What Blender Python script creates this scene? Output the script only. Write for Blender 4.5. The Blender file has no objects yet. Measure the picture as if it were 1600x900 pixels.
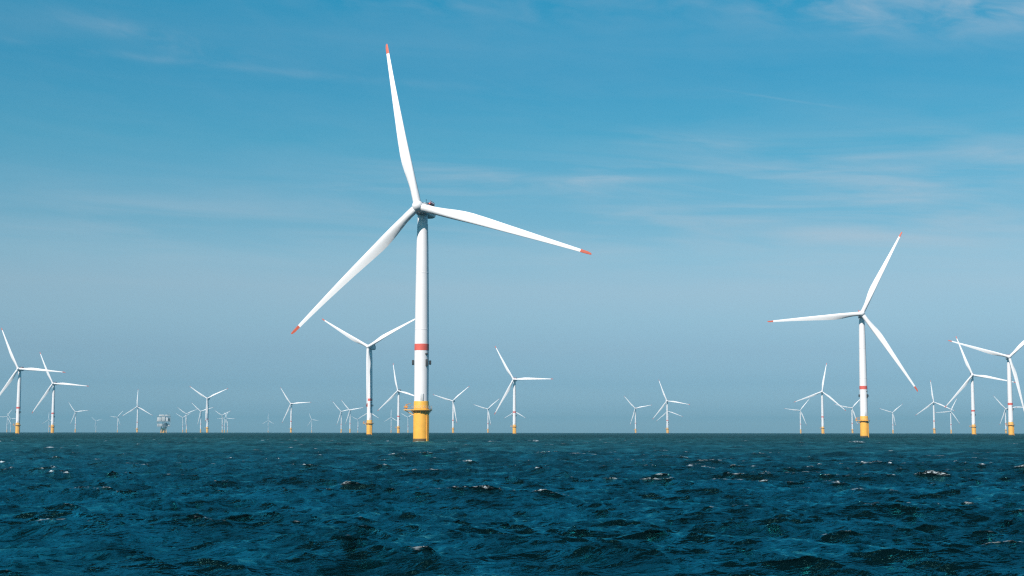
import bpy, bmesh, math, random
import numpy as np
from mathutils import Vector, Matrix

S = bpy.context.scene
C = S.collection
R = math.radians
RE = 7.43e6                      # earth radius with normal refraction, metres
CAM_H = 3.4
F = 2222.2                       # focal length in pixels of the 1600 px wide photograph

# ------------------------------------------------------------------ camera
cam = bpy.data.objects.new('camera', bpy.data.cameras.new('camera'))
C.objects.link(cam)
cam.data.sensor_width = 36
cam.data.lens = 50
cam.data.clip_start = 0.1
cam.data.clip_end = 60000
cam.location = (0, 0, CAM_H)
PITCH = 5.76
CROT = Matrix.Rotation(R(90 + PITCH), 3, 'X') @ Matrix.Rotation(R(0.067), 3, 'Z')
cam.rotation_euler = CROT.to_euler()
S.camera = cam

# ------------------------------------------------------------------ light
SUN_AZ, SUN_EL = R(-150), R(42)       # azimuth clockwise from +Y (the view direction)
sd = Vector((math.sin(SUN_AZ) * math.cos(SUN_EL), math.cos(SUN_AZ) * math.cos(SUN_EL), math.sin(SUN_EL)))
sun = bpy.data.objects.new('sun', bpy.data.lights.new('sun', 'SUN'))
C.objects.link(sun)
sun.data.energy = 4.6
sun.data.angle = R(0.5)
sun.data.color = (1.0, 0.90, 0.83)
sun.rotation_euler = sd.to_track_quat('Z', 'Y').to_euler()
sun.location = (-60, -80, 300)

S.view_settings.view_transform = 'Standard'
S.view_settings.look = 'None'
S.view_settings.gamma = 1
S.view_settings.exposure = 0.45
S.view_settings.use_curve_mapping = False
S.cycles.use_denoising = False
S.cycles.use_adaptive_sampling = False
S.cycles.pixel_filter_type = 'BLACKMAN_HARRIS'
S.cycles.filter_width = 1.25
S.cycles.volume_bounces = 0
S.cycles.max_bounces = 6
S.cycles.caustics_reflective = False
S.cycles.caustics_refractive = False
S.cycles.sample_clamp_indirect = 0.8
S.cycles.sample_clamp_direct = 3.0


class NT:
    """tiny node helper"""
    def __init__(self, tree):
        self.t = tree
        tree.nodes.clear()

    def n(self, kind, **kw):
        nd = self.t.nodes.new(kind)
        for k, v in kw.items():
            if k.startswith('i_'):
                key = k[2:].replace('_', ' ')
                nd.inputs[key].default_value = v
            else:
                setattr(nd, k, v)
        return nd

    def l(self, a, b):
        self.t.links.new(a, b)

    def m(self, op, a, b=None, c=None, clamp=False):
        nd = self.t.nodes.new('ShaderNodeMath')
        nd.operation = op
        nd.use_clamp = clamp
        for i, v in enumerate((a, b, c)):
            if v is None:
                continue
            if isinstance(v, (int, float)):
                nd.inputs[i].default_value = v
            else:
                self.l(v, nd.inputs[i])
        return nd.outputs[0]

    def ramp(self, fac, stops, interp='LINEAR'):
        nd = self.t.nodes.new('ShaderNodeValToRGB')
        nd.color_ramp.interpolation = interp
        els = nd.color_ramp.elements
        while len(els) < len(stops):
            els.new(0.5)
        for e, (p, c) in zip(els, stops):
            e.position = p
            e.color = (*c, 1) if len(c) == 3 else c
        if fac is not None:
            self.l(fac, nd.inputs[0])
        return nd.outputs[0]

    def mix(self, fac, a, b, blend='MIX'):
        nd = self.t.nodes.new('ShaderNodeMix')
        nd.data_type = 'RGBA'
        nd.blend_type = blend
        for sock, v in ((nd.inputs[0], fac), (nd.inputs[6], a), (nd.inputs[7], b)):
            if isinstance(v, (int, float)):
                sock.default_value = v
            elif isinstance(v, tuple):
                sock.default_value = (*v, 1)
            else:
                self.l(v, sock)
        return nd.outputs[2]


# ------------------------------------------------------------------ sky
W = bpy.data.worlds.new('World')
S.world = W
W.use_nodes = True
k = NT(W.node_tree)
sky = k.n('ShaderNodeTexSky', sky_type='NISHITA', sun_disc=False)
sky.sun_elevation = SUN_EL
sky.sun_rotation = SUN_AZ
sky.air_density = 1.0
sky.dust_density = 0.6
sky.ozone_density = 2.5
tc = k.n('ShaderNodeTexCoord')
sep = k.n('ShaderNodeSeparateXYZ')
k.l(tc.outputs['Generated'], sep.inputs[0])
X, Y, Z = sep.outputs
EL = k.m('MULTIPLY', k.m('ARCSINE', Z), 180 / math.pi)          # elevation in degrees
AZ = k.m('MULTIPLY', k.m('ARCTAN2', X, Y), 180 / math.pi)       # azimuth in degrees
elf = k.m('DIVIDE', EL, 20.0, clamp=True)
SKY_TINT = [(0.015, (0.716, 0.853, 1.075)), (0.045, (0.441, 0.635, 0.951)), (0.095, (0.333, 0.514, 0.77)), (0.16, (0.389, 0.52, 0.689)), (0.225, (0.477, 0.595, 0.689)), (0.29, (0.574, 0.649, 0.681)), (0.35, (0.518, 0.681, 0.692)), (0.415, (0.408, 0.666, 0.677)), (0.485, (0.367, 0.691, 0.694)), (0.575, (0.231, 0.686, 0.699)), (0.715, (0.163, 0.685, 0.726)), (0.775, (0.227, 0.739, 0.758)), (0.86, (0.074, 0.727, 0.776))]
#TINT
tint = k.ramp(elf, SKY_TINT)
base = k.mix(1.0, sky.outputs[0], tint, 'MULTIPLY')


def blob(az, el, sx, sy, slope=0.0):
    """soft elliptical patch of sky where a wisp of cirrus lies (degrees)"""
    dx = k.m('SUBTRACT', AZ, az)
    dy = k.m('SUBTRACT', k.m('SUBTRACT', EL, el), k.m('MULTIPLY', dx, slope))
    q = k.m('ADD', k.m('POWER', k.m('ABSOLUTE', k.m('DIVIDE', dx, sx)), 2.0),
            k.m('POWER', k.m('ABSOLUTE', k.m('DIVIDE', dy, sy)), 2.0))
    return k.m('POWER', 2.718, k.m('MULTIPLY', q, -1.0))


def streak(sx, sy, rot, scale, detail, rough, dist, off=0.0):
    v = k.n('ShaderNodeCombineXYZ')
    c, s = math.cos(R(rot)), math.sin(R(rot))
    u = k.m('ADD', k.m('MULTIPLY', AZ, c), k.m('MULTIPLY', EL, s))
    w = k.m('SUBTRACT', k.m('MULTIPLY', EL, c), k.m('MULTIPLY', AZ, s))
    k.l(k.m('MULTIPLY', u, sx), v.inputs[0])
    k.l(k.m('MULTIPLY', w, sy), v.inputs[1])
    v.inputs[2].default_value = off
    n = k.n('ShaderNodeTexNoise')
    n.inputs['Scale'].default_value = scale
    n.inputs['Detail'].default_value = detail
    n.inputs['Roughness'].default_value = rough
    n.inputs['Distortion'].default_value = dist
    k.l(v.outputs[0], n.inputs['Vector'])
    return n.outputs[0]


n1 = streak(0.10, 0.9, -3, 1.0, 8, 0.55, 0.5, 3.3)
n2 = streak(0.30, 0.9, -9, 1.3, 8, 0.55, 0.5, 9.1)
w1 = k.m('MULTIPLY', k.m('SUBTRACT', n1, 0.40), 3.2, clamp=True)
w2 = k.m('MULTIPLY', k.m('SUBTRACT', n2, 0.36), 3.0, clamp=True)


def acc(*terms):
    r = terms[0]
    for t_ in terms[1:]:
        r = k.m('ADD', r, t_)
    return r


def sc(b_, f):
    return k.m('MULTIPLY', b_, f)


# where the cirrus is, east-west and up-down
area_low = acc(sc(blob(14, 9.8, 8, 1.8, -0.03), 0.62), sc(blob(2.5, 10.1, 6, 0.55, -0.02), 0.75),
               sc(blob(7.2, 11.55, 3, 0.30, -0.10), 0.6), sc(blob(-3.5, 9.6, 4, 1.1), 0.45),
               sc(blob(-14, 8.0, 8, 1.6, -0.04), 0.30), sc(blob(6, 8.0, 14, 1.3), 0.35),
               sc(blob(20, 10.6, 5, 0.5, 0.0), 0.5), sc(blob(14, 8.0, 12, 2.2), 0.42), 0.06)
area_high = acc(sc(blob(17.0, 16.3, 8.0, 1.0, -0.13), 0.8), sc(blob(-14.6, 15.3, 3.2, 0.42, -0.17), 0.26),
                sc(blob(-12.5, 14.35, 9, 0.16, -0.05), 0.20), sc(blob(-3, 17.3, 9, 0.8, -0.05), 0.20), 0.03)
cl = k.m('ADD', k.m('MULTIPLY', w1, area_low), k.m('MULTIPLY', w2, area_high), clamp=True)
line = sc(k.m('MULTIPLY', blob(3.7, 10.1, 3.6, 0.17, -0.01), k.m('ADD', sc(w1, 0.5), 0.5)), 0.85)
cl = k.m('ADD', cl, line, clamp=True)
trail = k.m('MULTIPLY', blob(11.5, 13.0, 2.8, 0.045, -0.19), k.m('MULTIPLY', w2, 0.17))
cl = k.m('ADD', cl, trail, clamp=True)
cl = k.m('MULTIPLY', cl, 0.62)
CLOUD = (3.9, 4.35, 4.9)
col = k.mix(cl, base, CLOUD)
bg = k.n('ShaderNodeBackground')
bg.inputs['Strength'].default_value = 0.1
k.l(col, bg.inputs[0])
out = k.n('ShaderNodeOutputWorld')
k.l(bg.outputs[0], out.inputs[0])


# ------------------------------------------------------------------ materials
def material(name, color, rough=0.45, spec=0.5, var=0.06, scale=0.6, streaks=0.0, dirt=(0.35, 0.30, 0.24), metal=0.0, bump=0.0):
    m = bpy.data.materials.new(name)
    m.use_nodes = True
    q = NT(m.node_tree)
    tcn = q.n('ShaderNodeTexCoord')
    nz = q.n('ShaderNodeTexNoise', i_Scale=scale, i_Detail=5.0, i_Roughness=0.6)
    q.l(tcn.outputs['Object'], nz.inputs['Vector'])
    lo = tuple(max(0.0, c * (1 - var)) for c in color)
    hi = tuple(min(1.0, c * (1 + var)) for c in color)
    c_ = q.ramp(nz.outputs[0], [(0.3, lo), (0.7, hi)])
    if streaks:
        mp = q.n('ShaderNodeMapping')
        mp.inputs['Scale'].default_value = (2.2, 2.2, 0.07)
        q.l(tcn.outputs['Object'], mp.inputs[0])
        n2_ = q.n('ShaderNodeTexNoise', i_Scale=1.0, i_Detail=6.0, i_Roughness=0.65)
        q.l(mp.outputs[0], n2_.inputs['Vector'])
        f = q.m('MULTIPLY', q.m('SUBTRACT', n2_.outputs[0], 0.52, clamp=True), streaks * 4, clamp=True)
        c_ = q.mix(f, c_, dirt)
    b = q.n('ShaderNodeBsdfPrincipled')
    b.inputs['Roughness'].default_value = rough
    b.inputs['Metallic'].default_value = metal
    b.inputs['Specular IOR Level'].default_value = spec
    q.l(c_, b.inputs['Base Color'])
    if bump:
        bp = q.n('ShaderNodeBump', i_Strength=bump, i_Distance=0.05)
        q.l(nz.outputs[0], bp.inputs['Height'])
        q.l(bp.outputs[0], b.inputs['Normal'])
    o = q.n('ShaderNodeOutputMaterial')
    q.l(b.outputs[0], o.inputs[0])
    return m


M_TOWER = material('white_tower_paint', (0.78, 0.765, 0.765), 0.5, 0.4, 0.03, 0.25, 0.12, (0.62, 0.60, 0.57))
M_BLADE = material('white_blade_coating', (0.76, 0.755, 0.755), 0.45, 0.4, 0.02, 0.3)
M_RED = material('red_marking_paint', (0.66, 0.12, 0.09), 0.5, 0.3, 0.08, 0.8)
M_TIP = material('orange_red_tip_paint', (0.50, 0.10, 0.055), 0.5, 0.3, 0.08, 0.8)
M_YEL = material('yellow_foundation_paint', (0.82, 0.42, 0.06), 0.5, 0.35, 0.07, 0.5, 0.35, (0.62, 0.30, 0.05))
M_ORANGE = material('orange_crane_paint', (0.62, 0.26, 0.04), 0.5, 0.35, 0.1, 0.8)
M_GROW = material('waterline_growth', (0.10, 0.065, 0.025), 0.7, 0.3, 0.4, 2.0, 0.0, bump=0.6)
M_DARK = material('dark_grey_steel', (0.035, 0.04, 0.045), 0.6, 0.3, 0.15, 1.5)
M_GREY = material('grey_nacelle_shell', (0.55, 0.56, 0.56), 0.45, 0.4, 0.04, 0.4)
M_STEEL = material('galvanised_steel', (0.42, 0.43, 0.43), 0.55, 0.5, 0.15, 1.0, metal=0.3)
M_STN = material('station_grey_cladding', (0.66, 0.66, 0.64), 0.6, 0.3, 0.10, 0.15, 0.3, (0.30, 0.27, 0.23))


# ------------------------------------------------------------------ mesh helpers
def loft(bm, rings, cap=True, mi=0):
    rs = [[bm.verts.new(p) for p in r] for r in rings]
    n = len(rs[0])
    for a, b in zip(rs, rs[1:]):
        for i in range(n):
            f = bm.faces.new((a[i], a[(i + 1) % n], b[(i + 1) % n], b[i]))
            f.smooth = True
            f.material_index = mi
    if cap:
        for r_ in (rs[0][::-1], rs[-1]):
            f = bm.faces.new(r_)
            f.material_index = mi


def circ(r, z, n=32, c=(0, 0)):
    return [Vector((c[0] + r * math.cos(2 * math.pi * i / n), c[1] + r * math.sin(2 * math.pi * i / n), z)) for i in range(n)]


def lathe(bm, prof, n=32, c=(0, 0), cap=True):
    loft(bm, [circ(r, z, n, c) for r, z in prof], cap)


def tube(bm, a, b, r, n=8, r2=None):
    a, b = Vector(a), Vector(b)
    d = (b - a).normalized()
    u = d.orthogonal().normalized()
    v = d.cross(u)
    r2 = r if r2 is None else r2
    loft(bm, [[p + (u * math.cos(t) + v * math.sin(t)) * q for t in [2 * math.pi * i / n for i in range(n)]] for p, q in ((a, r), (b, r2))])


def box(bm, c, s, bev=0.0, rotz=0.0):
    r = bmesh.ops.create_cube(bm, size=1)
    m = Matrix.Translation(c) @ Matrix.Rotation(rotz, 4, 'Z') @ Matrix.Diagonal((*s, 1))
    bmesh.ops.transform(bm, matrix=m, verts=r['verts'])
    if bev:
        es = list({e for v in r['verts'] for e in v.link_edges})
        bmesh.ops.bevel(bm, geom=es, offset=bev, segments=2, affect='EDGES', profile=0.5)


def link(name, bm, mat, parent=None, sharp=40):
    bmesh.ops.recalc_face_normals(bm, faces=bm.faces)
    me = bpy.data.meshes.new(name)
    bm.to_mesh(me)
    bm.free()
    for mm in (mat if isinstance(mat, (list, tuple)) else [mat]):
        me.materials.append(mm)
    if sharp:
        me.set_sharp_from_angle(angle=R(sharp))
    o = bpy.data.objects.new(name, me)
    C.objects.link(o)
    if parent:
        o.parent = parent
    return o


def ray_of(px, py):
    d = CROT @ Vector(((px - 800) / F, -(py - 450) / F, -1))
    return d.normalized()


def stand(hubpx, phi, hub_h=72.0, over=5.2):
    """where a turbine stands whose rotor centre lies along the sight line hubpx"""
    d = ray_of(*hubpx)
    hd = math.hypot(d.x, d.y)
    a, b, c = 1 / (2 * RE), d.z / hd, CAM_H - hub_h
    D = (-b + math.sqrt(b * b - 4 * a * c)) / (2 * a)
    return (d.x / hd * D + math.sin(R(phi)) * over, d.y / hd * D + math.cos(R(phi)) * over)


# ------------------------------------------------------------------ sea
def build_sea():
    rng = np.random.default_rng(7)
    g = 9.81
    wind = np.array([math.sin(R(17)), math.cos(R(17))])     # blowing away from the camera, a little to the right

    def field(L, N, lmin, lmax, U, amp_scale, seed, spread=2, chop=1.0):
        r = np.random.default_rng(seed)
        kk = np.fft.fftfreq(N, d=L / N) * 2 * np.pi
        KX, KY = np.meshgrid(kk, kk, indexing='ij')
        K = np.hypot(KX, KY)
        K[0, 0] = 1
        w = np.sqrt(g * K)
        # Donelan-ish wind sea: S(k) with peak
        wp = 0.88 * g / U
        alpha = 0.0105
        gam = 2.6
        sig = np.where(w <= wp, 0.07, 0.09)
        rr = np.exp(-((w - wp) ** 2) / (2 * sig ** 2 * wp ** 2))
        Sw = alpha * g ** 2 / w ** 5 * np.exp(-1.25 * (wp / w) ** 4) * gam ** rr
        cosd = (KX * wind[0] + KY * wind[1]) / K
        s = 11.0 + 12.0 * np.clip(wp / w, 0, 1) ** 1.2
        D = np.clip((1 + cosd) / 2, 0, 1) ** s
        D = D / (2 * np.pi) * (2.0 * s ** 0.5 + 0.2)
        Pk = Sw * D * 0.5 * np.sqrt(g / K) / K
        lam = 2 * np.pi / K
        Pk = Pk * ((lam >= lmin) & (lam < lmax))
        Pk[0, 0] = 0
        dk = 2 * np.pi / L
        h = (r.standard_normal((N, N)) + 1j * r.standard_normal((N, N))) * np.sqrt(Pk / 2) * dk * N * N * amp_scale
        H = np.fft.ifft2(h)
        kd = 1j / K
        DX = np.fft.ifft2(-kd * KX * h).real * chop
        DY = np.fft.ifft2(-kd * KY * h).real * chop
        Jxx = np.fft.ifft2(KX * KX / K * h).real * chop
        Jyy = np.fft.ifft2(KY * KY / K * h).real * chop
        # signs: displacement gradient is negative at crests
        return [a.astype(np.float32) for a in (H.real, DX, DY, Jxx + Jyy)]

    U = 5.0
    bands = [
        (533.0, 1024, 9.0, 90.0, 11, 1.6),
        (411.0, 2048, 2.2, 9.0, 12, 3.1),
        (163.0, 2048, 0.7, 2.2, 13, 4.6),
        (47.0, 1024, 0.22, 0.7, 14, 5.0),
    ]
    fields = [(b, field(b[0], b[1], b[2], b[3], U, b[5], b[4])) for b in bands]

    # polar sheet centred under the camera, fine where the photograph looks
    azf = np.linspace(-27, 27, 1300)
    left = -27 - np.cumsum(np.linspace(0.08, 4.0, 74))
    left = left[left > -180]
    azc = np.concatenate([left[::-1], azf, -left])
    r0 = np.concatenate([np.geomspace(1.5, 22, 60, endpoint=False), np.geomspace(22, 220, 900, endpoint=False), np.geomspace(220, 9500, 720, endpoint=False), np.geomspace(9500, 14000, 12)])
    # rows denser in the near field
    A, Rr = np.meshgrid(np.radians(azc), r0)
    px = Rr * np.sin(A)
    py = Rr * np.cos(A)
    dr = np.gradient(r0)[:, None] * np.ones_like(A)
    da = np.gradient(np.radians(azc))[None, :] * Rr
    sp = np.maximum(dr, da * 0.7)
    Zs = np.zeros_like(px)
    DXs = np.zeros_like(px)
    DYs = np.zeros_like(px)
    J = np.zeros_like(px)
    # slow patches: gusts make some areas rougher
    var = np.full_like(px, 0.0)
    gust = 1 + 0.16 * np.sin(px / 61 + 1.3 * np.sin(py / 83)) * np.sin(py / 97 + 0.7 + np.sin(px / 140))

    for (L, N, lmin, lmax, seed, rot), (H, DX, DY, JJ) in fields:
        wgt = np.clip((lmax * 0.75 - sp) / (lmax * 0.35), 0, 1)
        if lmax > 20:
            wgt = np.clip((lmax * 0.2 - sp) / (lmax * 0.1), 0.25, 1)
        sl = {9.0: 0.06, 2.2: 0.12, 0.7: 0.10, 0.22: 0.11}[lmin]
        eff = wgt * np.clip(lmin * 0.9 / sp, 0, 1)
        var += sl ** 2 * (1 - eff ** 2)
        wj = np.clip((lmin * 2.5 - sp) / (lmin * 1.5), 0, 1) * {9.0: 1.1, 2.2: 1.0, 0.7: 0.5, 0.22: 0.22}[lmin]
        if lmin > 5:
            wj[:] = 1.1
        u = (px / L * N) % N
        v = (py / L * N) % N
        i0 = np.floor(u).astype(np.int32) % N
        j0 = np.floor(v).astype(np.int32) % N
        fu = (u - np.floor(u)).astype(np.float32)
        fv = (v - np.floor(v)).astype(np.float32)
        i1 = (i0 + 1) % N
        j1 = (j0 + 1) % N
        for arr, dst, ww in ((H, Zs, wgt), (DX, DXs, wgt), (DY, DYs, wgt), (JJ, J, wj)):
            a = arr[i0, j0] * (1 - fu) + arr[i1, j0] * fu
            b = arr[i0, j1] * (1 - fu) + arr[i1, j1] * fu
            dst += (a * (1 - fv) + b * fv) * ww * gust
    J = J / np.percentile(J[60:700, 200:1200], 99.3)
    J *= 1 + 0.35 * np.clip((Rr - 90) / 300, 0, 1)
    print('SEA z std near', float(Zs[60:500].std()), 'J std', float(J[60:400].std()), float(J[900:1200].std()))
    for wx, wy in (stand((653, 322.5), 13), stand((1347.5, 490), 12)):
        J += 1.25 * np.exp(-((np.hypot(px - wx, py - wy + 0.8) - 2.3) / 1.6) ** 2)
    # horizontal displacement draws water towards crests
    co = np.stack([px - DXs * 1.0, py - DYs * 1.0, Zs - Rr ** 2 / (2 * RE)], axis=-1)
    print('corr check', float(np.mean(J[60:400] * Zs[60:400])))
    nr, na = px.shape
    me = bpy.data.meshes.new('water')
    nv = nr * na
    idx = np.arange(nv, dtype=np.int32).reshape(nr, na)
    a = idx[:-1, :]
    b = idx[1:, :]
    an = np.roll(a, -1, axis=1)
    bn = np.roll(b, -1, axis=1)
    quads = np.stack([a, an, bn, b], axis=-1).reshape(-1, 4)
    quads = quads[:, ::-1]
    nf = len(quads)
    me.vertices.add(nv)
    me.vertices.foreach_set('co', co.reshape(-1).astype(np.float32))
    me.loops.add(nf * 4)
    me.loops.foreach_set('vertex_index', np.ascontiguousarray(quads).reshape(-1))
    me.polygons.add(nf)
    me.polygons.foreach_set('loop_start', np.arange(0, nf * 4, 4, dtype=np.int32))
    me.polygons.foreach_set('use_smooth', np.ones(nf, dtype=bool))
    me.update(calc_edges=True)
    at = me.attributes.new('foam', 'FLOAT', 'POINT')
    at.data.foreach_set('value', J.reshape(-1).astype(np.float32))
    at = me.attributes.new('ripple', 'FLOAT', 'POINT')          # how rough the surface is below the mesh's own resolution
    rgh = np.sqrt(np.sqrt(2 * var * np.clip((Rr - 60) / 700, 0.015, 1) + 0.0002))
    at.data.foreach_set('value', np.clip(rgh, 0.1, 0.6).reshape(-1).astype(np.float32))
    o = bpy.data.objects.new('water', me)
    C.objects.link(o)
    o['kind'] = 'structure'

    m = bpy.data.materials.new('sea_water')
    m.use_nodes = True
    q = NT(m.node_tree)
    tcn = q.n('ShaderNodeTexCoord')
    P = tcn.outputs['Object']
    def ridged(sx, rot, scale, detail):
        mp = q.n('ShaderNodeMapping')
        mp.inputs['Rotation'].default_value = (0, 0, R(rot))
        mp.inputs['Scale'].default_value = (sx, 1.0, 1.0)
        q.l(P, mp.inputs[0])
        nz = q.n('ShaderNodeTexNoise', i_Scale=scale, i_Detail=detail, i_Roughness=0.6, i_Distortion=0.25)
        q.l(mp.outputs[0], nz.inputs['Vector'])
        rd = q.m('SUBTRACT', 1.0, q.m('ABSOLUTE', q.m('MULTIPLY', q.m('SUBTRACT', nz.outputs[0], 0.5), 2.6)))
        return q.m('ADD', q.m('MULTIPLY', rd, 0.6), q.m('MULTIPLY', nz.outputs[0], 0.6))
    ha = q.m('ADD', ridged(0.30, 12, 0.9, 4.0), ridged(0.30, -10, 1.4, 4.0))
    hb = ridged(0.35, 3, 5.0, 4.0)
    b0 = q.n('ShaderNodeBump', i_Strength=1.0, i_Distance=BUMP_A * 0.45)
    q.l(ha, b0.inputs['Height'])
    b1 = q.n('ShaderNodeBump', i_Strength=1.0, i_Distance=BUMP_A)
    b2 = q.n('ShaderNodeBump', i_Strength=1.0, i_Distance=BUMP_B)
    q.l(ha, b1.inputs['Height'])
    q.l(hb, b2.inputs['Height'])
    q.l(b1.outputs[0], b2.inputs['Normal'])
    # ripples as slopes of their own: crests lie across the wind
    mp = q.n('ShaderNodeMapping')
    mp.inputs['Rotation'].default_value = (0, 0, R(12))
    mp.inputs['Scale'].default_value = (0.24, 1.0, 1.0)
    q.l(P, mp.inputs[0])
    nv_ = q.n('ShaderNodeTexNoise', i_Scale=1.3, i_Detail=6.0, i_Roughness=0.72, i_Distortion=0.0)
    q.l(mp.outputs[0], nv_.inputs['Vector'])
    vs = q.n('ShaderNodeVectorMath', operation='SUBTRACT')
    q.l(nv_.outputs['Color'], vs.inputs[0])
    vs.inputs[1].default_value = (0.5, 0.5, 0.5)
    vm = q.n('ShaderNodeVectorMath', operation='MULTIPLY')
    q.l(vs.outputs[0], vm.inputs[0])
    vm.inputs[1].default_value = (RIP * 0.5, RIP, 0)
    va = q.n('ShaderNodeVectorMath', operation='ADD')
    q.l(vm.outputs[0], va.inputs[0])
    q.l(b2.outputs[0], va.inputs[1])
    b3 = q.n('ShaderNodeVectorMath', operation='NORMALIZE')
    q.l(va.outputs[0], b3.inputs[0])
    # body colour scattered up from the water, and the sky mirrored in its surface
    bd = q.n('ShaderNodeBsdfDiffuse')
    bd.inputs[0].default_value = (*WATER_COL, 1)
    q.l(b1.outputs[0], bd.inputs['Normal'])
    ra = q.n('ShaderNodeAttribute', attribute_name='ripple')
    gl = q.n('ShaderNodeBsdfGlossy')
    gl.inputs[0].default_value = (*REFL_COL, 1)
    q.l(ra.outputs['Fac'], gl.inputs['Roughness'])
    q.l(b3.outputs[0], gl.inputs['Normal'])
    fr = q.n('ShaderNodeFresnel')
    fr.inputs['IOR'].default_value = 1.333
    q.l(b3.outputs[0], fr.inputs['Normal'])
    capv = q.m('SUBTRACT', CAP0, q.m('MULTIPLY', q.m('SUBTRACT', ra.outputs['Fac'], 0.15), CAP1))
    # cat's paws: patches of fresher wind, and lines of steeper chop within them
    def patch(sx, scale, detail, lo, hi):
        mq = q.n('ShaderNodeMapping')
        mq.inputs['Rotation'].default_value = (0, 0, R(9))
        mq.inputs['Scale'].default_value = (sx, 1.0, 1.0)
        q.l(P, mq.inputs[0])
        nq = q.n('ShaderNodeTexNoise', i_Scale=scale, i_Detail=detail, i_Roughness=0.6)
        q.l(mq.outputs[0], nq.inputs['Vector'])
        mr = q.n('ShaderNodeMapRange')
        for a_, b_ in (('From Min', 0.34), ('From Max', 0.66), ('To Min', lo), ('To Max', hi)):
            mr.inputs[a_].default_value = b_
        q.l(nq.outputs[0], mr.inputs['Value'])
        return mr.outputs[0]
    gustf = q.m('MULTIPLY', patch(0.5, 0.022, 3.0, 0.72, 1.22), patch(1.6, 0.22, 6.0, 0.6, 1.42))
    w = q.n('ShaderNodeMixShader')
    q.l(q.m('MULTIPLY', q.m('MINIMUM', q.m('MULTIPLY', q.m('POWER', fr.outputs[0], FPOW), FMUL), capv), gustf, clamp=True), w.inputs[0])
    q.l(bd.outputs[0], w.inputs[1])
    q.l(gl.outputs[0], w.inputs[2])
    # whitecaps
    at_ = q.n('ShaderNodeAttribute', attribute_name='foam')
    nf_ = q.n('ShaderNodeTexNoise', i_Scale=2.6, i_Detail=9.0, i_Roughness=0.75, i_Distortion=0.6)
    mf = q.n('ShaderNodeMapping')
    mf.inputs['Rotation'].default_value = (0, 0, R(14))
    mf.inputs['Scale'].default_value = (0.5, 1.5, 1.5)
    q.l(P, mf.inputs[0])
    q.l(mf.outputs[0], nf_.inputs['Vector'])
    core = q.m('MULTIPLY', q.m('SUBTRACT', at_.outputs['Fac'], FOAM_T), 2.2, clamp=True)
    lace = q.m('MULTIPLY', q.m('SUBTRACT', q.m('ADD', nf_.outputs[0], q.m('MULTIPLY', core, 0.05)), 0.535), 10.0, clamp=True)
    fo = q.m('MULTIPLY', q.m('MULTIPLY', q.m('POWER', core, 0.8), lace, clamp=True), 0.85)
    fm = q.n('ShaderNodeBsdfDiffuse')
    fm.inputs[0].default_value = (0.55, 0.64, 0.68, 1)
    q.l(b2.outputs[0], fm.inputs['Normal'])
    mx = q.n('ShaderNodeMixShader')
    q.l(fo, mx.inputs[0])
    q.l(w.outputs[0], mx.inputs[1])
    q.l(fm.outputs[0], mx.inputs[2])
    o2 = q.n('ShaderNodeOutputMaterial')
    q.l(mx.outputs[0], o2.inputs[0])
    me.materials.append(m)
    return o


WATER_COL = (0.0004, 0.0055, 0.0072)
BUMP_A = 0.12
BUMP_B = 0.05
REFL_COL = (0.19, 0.66, 0.65)
CAP0, CAP1 = 0.80, 1.74
FPOW, FMUL = 2.0, 2.0
RIP = 4.5
FOAM_T = 0.93
build_sea()

# ------------------------------------------------------------------ haze
bm = bmesh.new()
box(bm, (0, 0, 60), (29600, 29600, 180))
hz = link('haze', bm, [], sharp=0)
hz['kind'] = 'stuff'
hm = bpy.data.materials.new('haze_air')
hm.use_nodes = True
q = NT(hm.node_tree)
v = q.n('ShaderNodeVolumePrincipled')
v.inputs['Color'].default_value = (0.24, 0.55, 0.71, 1)
v.inputs['Density'].default_value = 1.25e-4
v.inputs['Anisotropy'].default_value = 0.0
o = q.n('ShaderNodeOutputMaterial')
q.l(v.outputs[0], o.inputs['Volume'])
hz.data.materials.append(hm)

# ------------------------------------------------------------------ wind turbine prototype
HUB = 72.0          # hub height above the water
OVER = 5.2          # rotor centre ahead of the tower axis
BLADE = 54.5
TILT = 5.0


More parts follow.
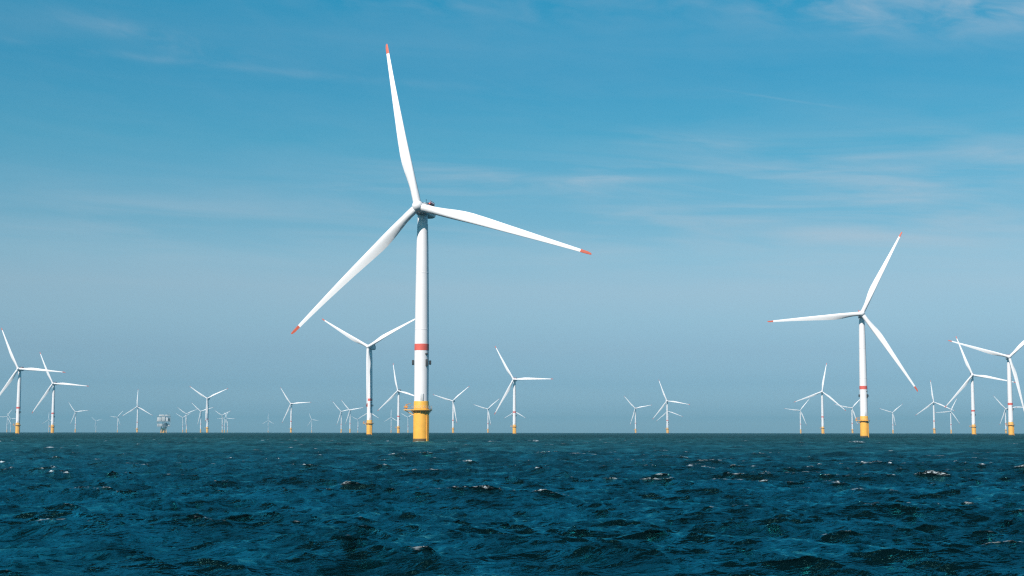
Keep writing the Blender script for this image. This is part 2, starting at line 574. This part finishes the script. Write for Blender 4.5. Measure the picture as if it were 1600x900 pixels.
def blade_mesh(r_from, r_to, mat, name):
    """blade pointing to +Z, leading edge to +X, wind from -Y"""
    st = [(1.1, 2.45, 1.0, 12, 0.50), (3.6, 2.45, 1.0, 12, 0.50), (5.5, 2.55, 0.90, 14, 0.47), (8.5, 2.95, 0.68, 14, 0.40), (11.5, 3.35, 0.52, 12, 0.34),
          (14.5, 3.55, 0.42, 10, 0.30), (17, 3.50, 0.36, 8.5, 0.28), (22, 3.10, 0.29, 6, 0.27), (28, 2.60, 0.24, 4, 0.28), (34, 2.15, 0.21, 3, 0.28),
          (40, 1.68, 0.19, 1.5, 0.28), (46, 1.30, 0.18, 0.3, 0.28), (50.8, 1.02, 0.17, -0.5, 0.28), (53.2, 0.88, 0.16, -0.8, 0.29),
          (54.2, 0.62, 0.15, -1, 0.32), (54.5, 0.25, 0.15, -1, 0.38)]
    keys = np.array(st)
    rs = sorted(set([r for r in list(np.linspace(r_from, r_to, 34)) if r_from <= r <= r_to] + [s[0] for s in st if r_from <= s[0] <= r_to]))
    bm = bmesh.new()
    rings = []
    n = 22
    for r in rs:
        ch, th, tw, ax = [float(np.interp(r, keys[:, 0], keys[:, i])) for i in (1, 2, 3, 4)]
        ch *= 0.97 if r > 5 else 1.0
        if name == 'blade_tip':
            ch *= 1.02
            th *= 1.05
        rd = max(0.0, min(1.0, (r - 3.6) / 9.0))      # circle -> airfoil
        ring = []
        for i in range(n):
            t = 2 * math.pi * i / n
            cx, cy = 0.5 * math.cos(t), 0.5 * math.sin(t)
            xx = 0.5 - cx                      # 0 at leading edge .. 1 trailing
            yt = 5 * (0.2969 * math.sqrt(max(xx, 0)) - 0.126 * xx - 0.3516 * xx ** 2 + 0.2843 * xx ** 3 - 0.1036 * xx ** 4) * 0.98
            ya = (yt if math.sin(t) >= 0 else -yt) * (1 if abs(math.sin(t)) > 1e-6 else 0)
            camber = 0.10 * xx * (1 - xx)
            y = (1 - rd) * cy * (1.0) * (th if rd == 0 else 1) + rd * (ya * th + camber)
            y = (1 - rd) * cy * max(th, 0.6) + rd * (ya * th + camber * 0.8)
            x = ax - xx
            X_, Y_ = x * ch, y * ch
            b = R(tw + 3)
            ring.append((X_ * math.cos(b) + Y_ * math.sin(b), -X_ * math.sin(b) + Y_ * math.cos(b)))
        u = r / 54.5
        flap = 5.0 * u ** 2 - 2.0 * u       # bent back by the wind, coned forward at the root
        rings.append([Vector((x, y + flap, r)) for x, y in ring])
    loft(bm, rings)
    return link(name, bm, mat, sharp=60)


def make_turbine():
    root = bpy.data.objects.new('wind_turbine', None)
    C.objects.link(root)
    root.empty_display_size = 3
    # tower
    bm = bmesh.new()
    prof = [(2.22, 12.6), (2.20, 12.9), (2.21, 28.0), (2.18, 31), (2.05, 45), (1.85, 60), (1.66, 67.0), (1.66, 67.2), (1.56, 67.25), (1.54, 69.8)]
    lathe(bm, prof, 40)
    for z, r in ((34.5, 2.165), (52.0, 1.975)):             # section flanges
        lathe(bm, [(r - .05, z - .09), (r + .02, z - .08), (r + .02, z + .08), (r - .05, z + .09)], 40)
    tw = link('tower', bm, M_TOWER, root, 30)
    bm = bmesh.new()
    lathe(bm, [(2.19, 28.1), (2.235, 28.1), (2.225, 30.1), (2.18, 30.1)], 40)
    link('red_band', bm, M_RED, tw, 30)
    # foundation (yellow transition piece)
    bm = bmesh.new()
    lathe(bm, [(2.42, -4), (2.42, 0.9), (2.40, 9.4), (2.36, 9.7), (2.32, 9.9), (2.30, 12.4), (2.22, 12.6)], 40)
    for a in (256, 266):                                    # boat landing fenders and ladder
        x, y = 2.62 * math.cos(R(a + 60)), 2.62 * math.sin(R(a + 60))
        tube(bm, (x, y, -2), (x, y, 9.2), 0.14, 8)
        for z in (1.5, 5, 8.5):
            tube(bm, (x, y, z), (x * 0.8, y * 0.8, z), 0.09, 6)
    for i in range(26):
        a0, a1 = R(318), R(324)
        z = -0.5 + i * 0.36
        tube(bm, (2.6 * math.cos(a0), 2.6 * math.sin(a0), z), (2.6 * math.cos(a1), 2.6 * math.sin(a1), z), 0.03, 5)
    fd = link('foundation', bm, M_YEL, root, 30)
    bm = bmesh.new()
    lathe(bm, [(2.40, -3.9), (2.52, -3.8), (2.50, 0.9), (2.44, 1.2), (2.40, 1.25)], 40)
    link('waterline_growth', bm, M_GROW, fd, 30)
    bm = bmesh.new()
    box(bm, (0.3, -2.23, 13.9), (0.95, 0.12, 2.1), 0.03)
    link('door', bm, M_GREY, tw, 30)
    # platform
    bm = bmesh.new()
    lathe(bm, [(2.35, 9.75), (3.35, 9.8), (3.35, 10.05), (2.32, 10.1)], 28)
    box(bm, (-3.7, -0.6, 9.92), (3.2, 1.5, 0.26), 0.03)
    for a in range(0, 360, 30):
        c_, s_ = math.cos(R(a)), math.sin(R(a))
        tube(bm, (2.38 * c_, 2.38 * s_, 8.8), (3.2 * c_, 3.2 * s_, 9.8), 0.09, 6)
    tube(bm, (-2.3, -0.6, 8.3), (-4.9, -0.6, 9.8), 0.12, 6)
    pl = link('platform', bm, M_YEL, root, 30)
    bm = bmesh.new()
    pts = []
    for a in range(-150, 151, 15):
        pts.append((3.28 * math.cos(R(a)), 3.28 * math.sin(R(a))))
    pts += [(-5.2, 0.1), (-5.2, -1.3)]
    for i, p in enumerate(pts):
        qn = pts[(i + 1) % len(pts)]
        tube(bm, (*p, 10.0), (*p, 11.15), 0.035, 5)
        for z in (10.55, 11.12):
            tube(bm, (*p, z), (*qn, z), 0.032, 5)
    link('railing', bm, M_STEEL, pl, 0)
    # davit crane on the landing
    bm = bmesh.new()
    tube(bm, (-4.6, -0.4, 10.0), (-4.6, -0.4, 11.6), 0.17, 8)
    tube(bm, (-4.6, -0.4, 11.5), (-3.0, -2.1, 11.9), 0.12, 8, 0.07)
    box(bm, (-4.65, -0.4, 10.8), (1.1, 0.8, 0.65), 0.08)
    link('davit_crane', bm, M_ORANGE, root, 40)
    # lamp and antenna boxes around the tower
    for (x, y, z, sx, sy, sz) in ((-2.62, -0.25, 24.4, 0.62, 0.8, 1.55), (1.72, -1.75, 24.3, 0.75, 0.62, 2.1), (1.62, -1.80, 27.0, 0.8, 0.5, 0.45), (2.62, 0.3, 24.4, 0.6, 0.8, 1.3)):
        bm = bmesh.new()
        box(bm, (x, y, z), (sx, sy, sz), 0.05)
        tube(bm, (x * 0.78, y * 0.78, z + sz * 0.3), (x, y, z + sz * 0.3), 0.06, 6)
        tube(bm, (x * 0.78, y * 0.78, z - sz * 0.3), (x, y, z - sz * 0.3), 0.06, 6)
        link('equipment_box', bm, M_DARK, root, 40)
    # nacelle: local frame, -Y is upwind
    head = Matrix.Translation((0, 0, HUB))
    bm = bmesh.new()
    secs = [(-3.1, 1.35, 1.45, 0.10), (-2.6, 1.72, 1.75, 0.05), (-1.2, 1.88, 1.95, 0.0), (3.0, 1.92, 1.98, 0.0), (7.2, 1.88, 1.92, 0.05), (8.6, 1.70, 1.70, 0.15), (9.1, 1.30, 1.35, 0.25)]
    rings = []
    for y, hw, hh, dz in secs:
        ring = []
        for i in range(32):
            t = 2 * math.pi * i / 32
            c_, s_ = math.cos(t), math.sin(t)
            e = 0.42
            ring.append(Vector((hw * math.copysign(abs(c_) ** e, c_), y, HUB + dz + hh * math.copysign(abs(s_) ** e, s_) - 0.15)))
        rings.append(ring)
    loft(bm, rings)
    lathe(bm, [(1.56, 69.6), (1.60, 69.65), (1.60, 70.2)], 32)
    nc = link('nacelle', bm, M_GREY, root, 40)
    bm = bmesh.new()      # cooler and hoist platform on the roof
    box(bm, (0, 7.4, HUB + 2.1), (3.0, 0.5, 0.7), 0.05)
    for x in (-1.55, 1.55):
        tube(bm, (x, 7.4, HUB + 1.6), (x, 7.4, HUB + 2.9), 0.09, 6)
    link('cooler', bm, M_DARK, nc, 40)
    bm = bmesh.new()
    box(bm, (0, 4.6, HUB + 1.98), (3.4, 4.4, 0.16), 0.02)
    for x in (-1.66, 1.66):
        for y in (2.5, 3.9, 5.3, 6.7):
            tube(bm, (x, y, HUB + 1.9), (x, y, HUB + 3.0), 0.05, 6)
        for z in (2.45, 2.95):
            tube(bm, (x, 2.5, HUB + z), (x, 6.7, HUB + z), 0.06, 6)
        box(bm, (x, 4.6, HUB + 2.2), (0.05, 4.2, 0.3))
    box(bm, (0, 2.5, HUB + 2.2), (3.3, 0.05, 0.3))
    link('hoist_platform', bm, M_RED, nc, 40)
    bm = bmesh.new()
    tube(bm, (0.6, 1.8, HUB + 1.8), (0.6, 1.8, HUB + 3.3), 0.05, 6)
    tube(bm, (0.35, 1.8, HUB + 3.1), (0.85, 1.8, HUB + 3.1), 0.04, 6)
    link('wind_vane', bm, M_DARK, nc, 40)
    # hub: spinner along -Y, own frame at the rotor centre
    bm = bmesh.new()
    prof = [(1.25, 2.15), (1.72, 1.6), (1.80, 0.8), (1.78, -0.3), (1.55, -1.15), (1.12, -1.75), (0.6, -2.1), (0.12, -2.22)]
    loft(bm, [[Vector((r * math.cos(2 * math.pi * i / 32), y, r * math.sin(2 * math.pi * i / 32))) for i in range(32)] for r, y in prof])
    for k_ in range(3):
        a = 2 * math.pi * k_ / 3
        d = Vector((math.sin(a), 0, math.cos(a)))
        tube(bm, d * 0.6, d * 2.0, 1.22, 24, 1.16)
    hb = link('hub', bm, M_BLADE, root, 50)
    bl = blade_mesh(1.1, 51.1, M_BLADE, 'blade')
    tip = blade_mesh(51.1, 54.5, M_TIP, 'blade_tip')
    tip.parent = bl
    bl.parent = root
    return root


def pose(root, hubpx, phase, phi, bs=1.0, hub_h=HUB):
    """stand a turbine so that its rotor centre lies along the sight line hubpx; phi is its compass heading"""
    bx, by = stand(hubpx, phi, hub_h, OVER)
    root.location = (bx, by, -(bx * bx + by * by) / (2 * RE))
    yaw = Matrix.Rotation(-R(phi), 4, 'Z')          # local -Y turned to the wind
    Th = yaw @ Matrix.Translation((0, -OVER, HUB)) @ Matrix.Rotation(-R(TILT), 4, 'X')
    blades = [ch for ch in root.children if ch.name.split('.')[0] == 'blade']
    for ch in root.children:
        nm = ch.name.split('.')[0]
        if nm == 'nacelle':
            ch.matrix_local = yaw
        elif nm == 'hub':
            ch.matrix_local = Th @ Matrix.Rotation(R(90 - phase), 4, 'Y')
    for i, ch in enumerate(blades):
        ch.matrix_local = Th @ Matrix.Rotation(R(90 - phase) + i * 2 * math.pi / 3, 4, 'Y') @ Matrix.Diagonal((1, 1, bs, 1))


def copy_tree(o, parent=None, skip=()):
    c = o.copy()
    C.objects.link(c)
    c.parent = parent
    for ch in o.children:
        if ch.name.split('.')[0] in skip:
            continue
        copy_tree(ch, c, skip)
    return c


proto = make_turbine()
bl0 = [c for c in proto.children if c.name == 'blade'][0]
for _ in range(2):
    copy_tree(bl0, proto)

# (hub pixel in the photograph, blade angle, heading, blade scale, label)
T = [
 ((653, 322.5), 103.5, 13, 1.025, 'huge white turbine nearest the camera, with red tower band and thick yellow base'),
 ((1346.7, 490), 63.5, 12, 1.0, 'second largest white turbine, standing alone on the right with one blade level to the left'),
 ((1577, 557.7), 42.5, 13, 1.02, 'white turbine cut by the right picture edge, red band and broad yellow base'),
 ((575.3, 541.8), 30, 14, 0.90, 'white turbine left of the nearest, arms in a Y, third blade down its tower'),
 ((1519.4, 586), -10.5, 13, 0.94, 'white turbine whose right blade points at the tower of the one at the right edge'),
 ((28.5, 576.3), -4, 0, 0.95, 'white turbine with yellow base at the left picture edge, larger of the two alike'),
 ((82.6, 599.3), -4, 0, 0.95, 'white turbine with yellow base, second from the left edge, smaller than its near twin'),
 ((802.5, 592.9), 0.5, 13, 0.97, 'lone white turbine right of the nearest tower, one blade level to the right'),
 ((621.6, 610.7), 103, 13, 0.90, 'white turbine between the Y armed one and the nearest tower, upper blade almost straight up'),
 ((1284.5, 612), 80, 12, 0.93, 'white turbine left of the second largest, one blade nearly upright and two spread low'),
 ((323.8, 622.7), 26.5, 5, 0.88, 'white turbine with arms in a Y, right of the offshore platform'),
 ((707.3, 626.5), 42, 13, 0.92, 'pale turbine first to the right of the nearest tower, its yellow base below the horizon'),
 ((1042, 626.5), -9, 13, 0.95, 'pale turbine, the right and larger of the pair in the middle of the empty stretch'),
 ((1458.9, 628.3), 96, 13, 0.93, 'slim pale turbine with one blade straight up, right of the second largest'),
 ((454.4, 631.1), 5, 8, 0.95, 'pale turbine alone between the offshore platform and the yellow based Y armed one'),
 ((214.4, 635.5), 91, 4, 0.92, 'pale turbine with one blade straight up, directly left of the offshore platform'),
 ((1331.2, 637.6), 47, 13, 0.92, 'pale turbine seen just left of the second largest tower, crossed by its yellow landing'),
 ((992.5, 638.2), 12, 13, 0.92, 'pale turbine, the left and smaller of the pair in the middle of the empty stretch'),
 ((1571, 638.7), 9, 13, 0.92, 'pale turbine half hidden behind the yellow base at the right edge'),
 ((762, 639.2), 42, 13, 0.88, 'pale turbine between the nearest tower and the lone one to its right'),
 ((546.6, 641.2), 12, 10, 0.85, 'faint turbine, right one of the close pair beside the Y armed yellow based turbine'),
 ((1250.4, 641.4), 52, 13, 0.92, 'pale turbine left of the one with an upright blade, its arm rising towards that blade'),
 ((313.5, 642.8), 18, 5, 0.85, 'pale turbine standing close to the left of the Y armed one near the offshore platform'),
 ((1485.5, 642.8), 64, 13, 0.90, 'pale turbine with one level blade, partly behind the blade tip of a larger neighbour'),
 ((533, 643), 12, 8, 0.88, 'faint turbine, left one of the close pair beside the Y armed yellow based turbine'),
 ((1043.5, 642.5), -20, 13, 0.95, 'faint turbine hidden behind the tower of the right one of the middle pair'),
 ((804.5, 643.3), 90, 13, 0.80, 'faint turbine hidden behind the tower of the lone turbine right of the nearest'),
 ((117.8, 643.8), 8, 2, 0.85, 'faint turbine right of the two yellow based ones at the left edge'),
 ((576.3, 644), -30, 10, 0.80, 'faint turbine mostly hidden behind the yellow base of the Y armed turbine'),
 ((1394.7, 644.6), 41, 13, 0.85, 'faint turbine directly right of the second largest, arms in a shallow Y'),
 ((291.2, 646.8), 25, 5, 0.85, 'faint turbine directly right of the offshore platform, arms in a wide Y'),
 ((347.3, 649), 29, 5, 0.75, 'very faint turbine, left and tallest of the three right of the Y armed one'),
 ((11, 651), 60, 0, 0.80, 'very faint turbine in the haze left of the yellow based one at the left edge'),
 ((183.5, 652), 52, 4, 0.75, 'very faint turbine left of the one with an upright blade near the platform'),
 ((637.3, 652), 30, 10, 0.75, 'very faint turbine in the haze just left of the nearest yellow base'),
 ((611, 652.3), 90, 10, 0.75, 'very faint turbine with one blade up, behind and left of a yellow footed tower'),
 ((285.6, 652.5), 30, 5, 0.80, 'very faint turbine nearest to the right side of the offshore platform'),
 ((350.8, 653.5), 60, 5, 0.75, 'very faint turbine, middle of the three right of the Y armed one'),
 ((355.4, 654.2), 0, 5, 0.75, 'very faint turbine, right and lowest of the three right of the Y armed one'),
 ((16.8, 654.5), 5, 0, 0.75, 'very faint turbine close against the yellow based tower at the left edge'),
 ((487, 656), -6, 8, 0.80, 'very faint turbine between the lone pale one and the close pair'),
 ((76.3, 655.5), 92, 0, 0.80, 'very faint turbine beside the smaller yellow based tower at the left'),
 ((559, 655.5), 35, 8, 0.80, 'very faint turbine between the close pair and the Y armed turbine'),
 ((418.9, 657), 90, 8, 0.80, 'very faint turbine with one blade up, far left of the lone pale one'),
 ((150, 658), 20, 2, 0.80, 'faintest turbine at the left, between two clearer distant ones'),
 ((1618, 636.5), 60, 13, 0.95, 'pale turbine beyond the right picture edge, only its level blade reaching in'),
]

tiny_skip = ('door', 'davit_crane', 'railing', 'equipment_box', 'wind_vane', 'hoist_platform', 'cooler', 'waterline_growth', 'platform')
GROUP = 'wind turbines of the offshore wind farm'
tree = []
for i, (hp, ph, phi, bs, lab) in enumerate(T):
    if i == 0:
        r = proto
    else:
        far = hp[1] > 640
        r = copy_tree(proto, None, tiny_skip if far else ())
        if hp[1] > 600:
            pass
    pose(r, hp, ph, phi, bs)
    r['label'] = lab
    r['category'] = 'wind turbine'
    r['group'] = GROUP
    r.rotation_euler = (0, 0, 0)


# ------------------------------------------------------------------ offshore substation
def station():
    d = ray_of(255.5, 672)
    hd = math.hypot(d.x, d.y)
    D = 3250.0
    bx, by = d.x / hd * D, d.y / hd * D
    root = bpy.data.objects.new('offshore_platform', None)
    C.objects.link(root)
    root.location = (bx, by, -D * D / (2 * RE))
    root.rotation_euler = (0, 0, R(24))
    root['label'] = 'boxy grey substation platform on orange legs, standing among the distant turbines'
    root['category'] = 'offshore platform'
    bm = bmesh.new()
    lathe(bm, [(2.9, -5), (2.9, 10.5), (3.3, 10.8)], 24)
    link('pile', bm, M_YEL, root)
    for sx in (-1, 1):
        for sy in (-1, 1):
            bm = bmesh.new()
            tube(bm, (sx * 5.6, sy * 4.4, -4), (sx * 4.8, sy * 3.8, 14.1), 0.55, 10)
            tube(bm, (sx * 5.4, sy * 4.2, 1), (0, 0, 8), 0.3, 8)
            tube(bm, (sx * 2.6, sy * 2, 6), (sx * 4.8, sy * 3.8, 13), 0.3, 8)
            link('leg', bm, M_YEL, root)
    for z, w, dp in ((14.3, 26, 17), (25.0, 29, 19), (36.6, 28, 18)):
        bm = bmesh.new()
        box(bm, (0, 0, z), (w, dp, 0.6), 0.05)
        for x in np.linspace(-w / 2 + .1, w / 2 - .1, 12):
            for y in (-dp / 2 + .1, dp / 2 - .1):
                tube(bm, (x, y, z + .3), (x, y, z + 1.5), 0.06, 5)
        for y in (-dp / 2 + .1, dp / 2 - .1):
            for h in (0.9, 1.45):
                tube(bm, (-w / 2 + .1, y, z + h), (w / 2 - .1, y, z + h), 0.06, 5)
        link('deck', bm, M_STEEL, root)
    for (x, y, z, sx, sy, sz, mt) in ((-8.0, 0, 17.4, 8.5, 15, 5.2, M_STN), (-1.2, 2, 17.0, 2.4, 9, 4.6, M_STEEL), (5.0, 1, 18.6, 4.5, 13, 7.6, M_DARK), (10.4, 1, 17.4, 3.6, 12, 5.0, M_STN),
                                      (-9.6, -0.5, 30.0, 7.2, 16.5, 8.2, M_STN), (-1.8, -0.5, 30.6, 6.6, 16.5, 9.6, M_STN), (-5.6, 1.5, 28.6, 1.4, 12, 5.6, M_DARK), (5.2, 0.5, 30.2, 5.6, 16, 9.2, M_BLADE), (11.0, 0, 28.9, 4.2, 14, 6.6, M_DARK),  # narrow dark block stands in for the shaded gap between two cladding modules
                                      (-4.5, 0, 38.6, 10, 12, 3.2, M_STN), (6.5, 1, 38.6, 6.0, 9, 3.2, M_GREY), (3.0, 0, 12.8, 8, 7, 2.2, M_DARK)):
        bm = bmesh.new()
        box(bm, (x, y, z), (sx, sy, sz), 0.12)
        nx = max(2, int(sx / 1.6))
        for i in range(nx):
            box(bm, (x - sx / 2 + (i + .5) * sx / nx, y - sy / 2 - 0.05, z), (0.18, 0.16, sz * 0.9))
        link('module_or_gap_shade', bm, mt, root)
    for x in (-12.6, -1, 1.5, 12.6):
        for y in (-8.2, 8.2):
            bm = bmesh.new()
            tube(bm, (x, y, 14.5), (x, y, 36.4), 0.35, 8)
            link('column', bm, M_STEEL, root)
    bm = bmesh.new()
    tube(bm, (11.5, -5, 36.8), (11.5, -5, 41.5), 0.5, 10)
    tube(bm, (11.5, -5, 41.3), (2.5, -6.5, 44.6), 0.28, 8, 0.15)
    box(bm, (11.9, -5, 40.8), (2.2, 1.8, 1.8), 0.1)
    link('crane', bm, M_STEEL, root)
    bm = bmesh.new()
    tube(bm, (-8, 4, 41.2), (-8, 4, 46.5), 0.12, 6)
    tube(bm, (-9, 4, 45), (-7, 4, 45), 0.08, 6)
    link('mast', bm, M_STEEL, root)


station()
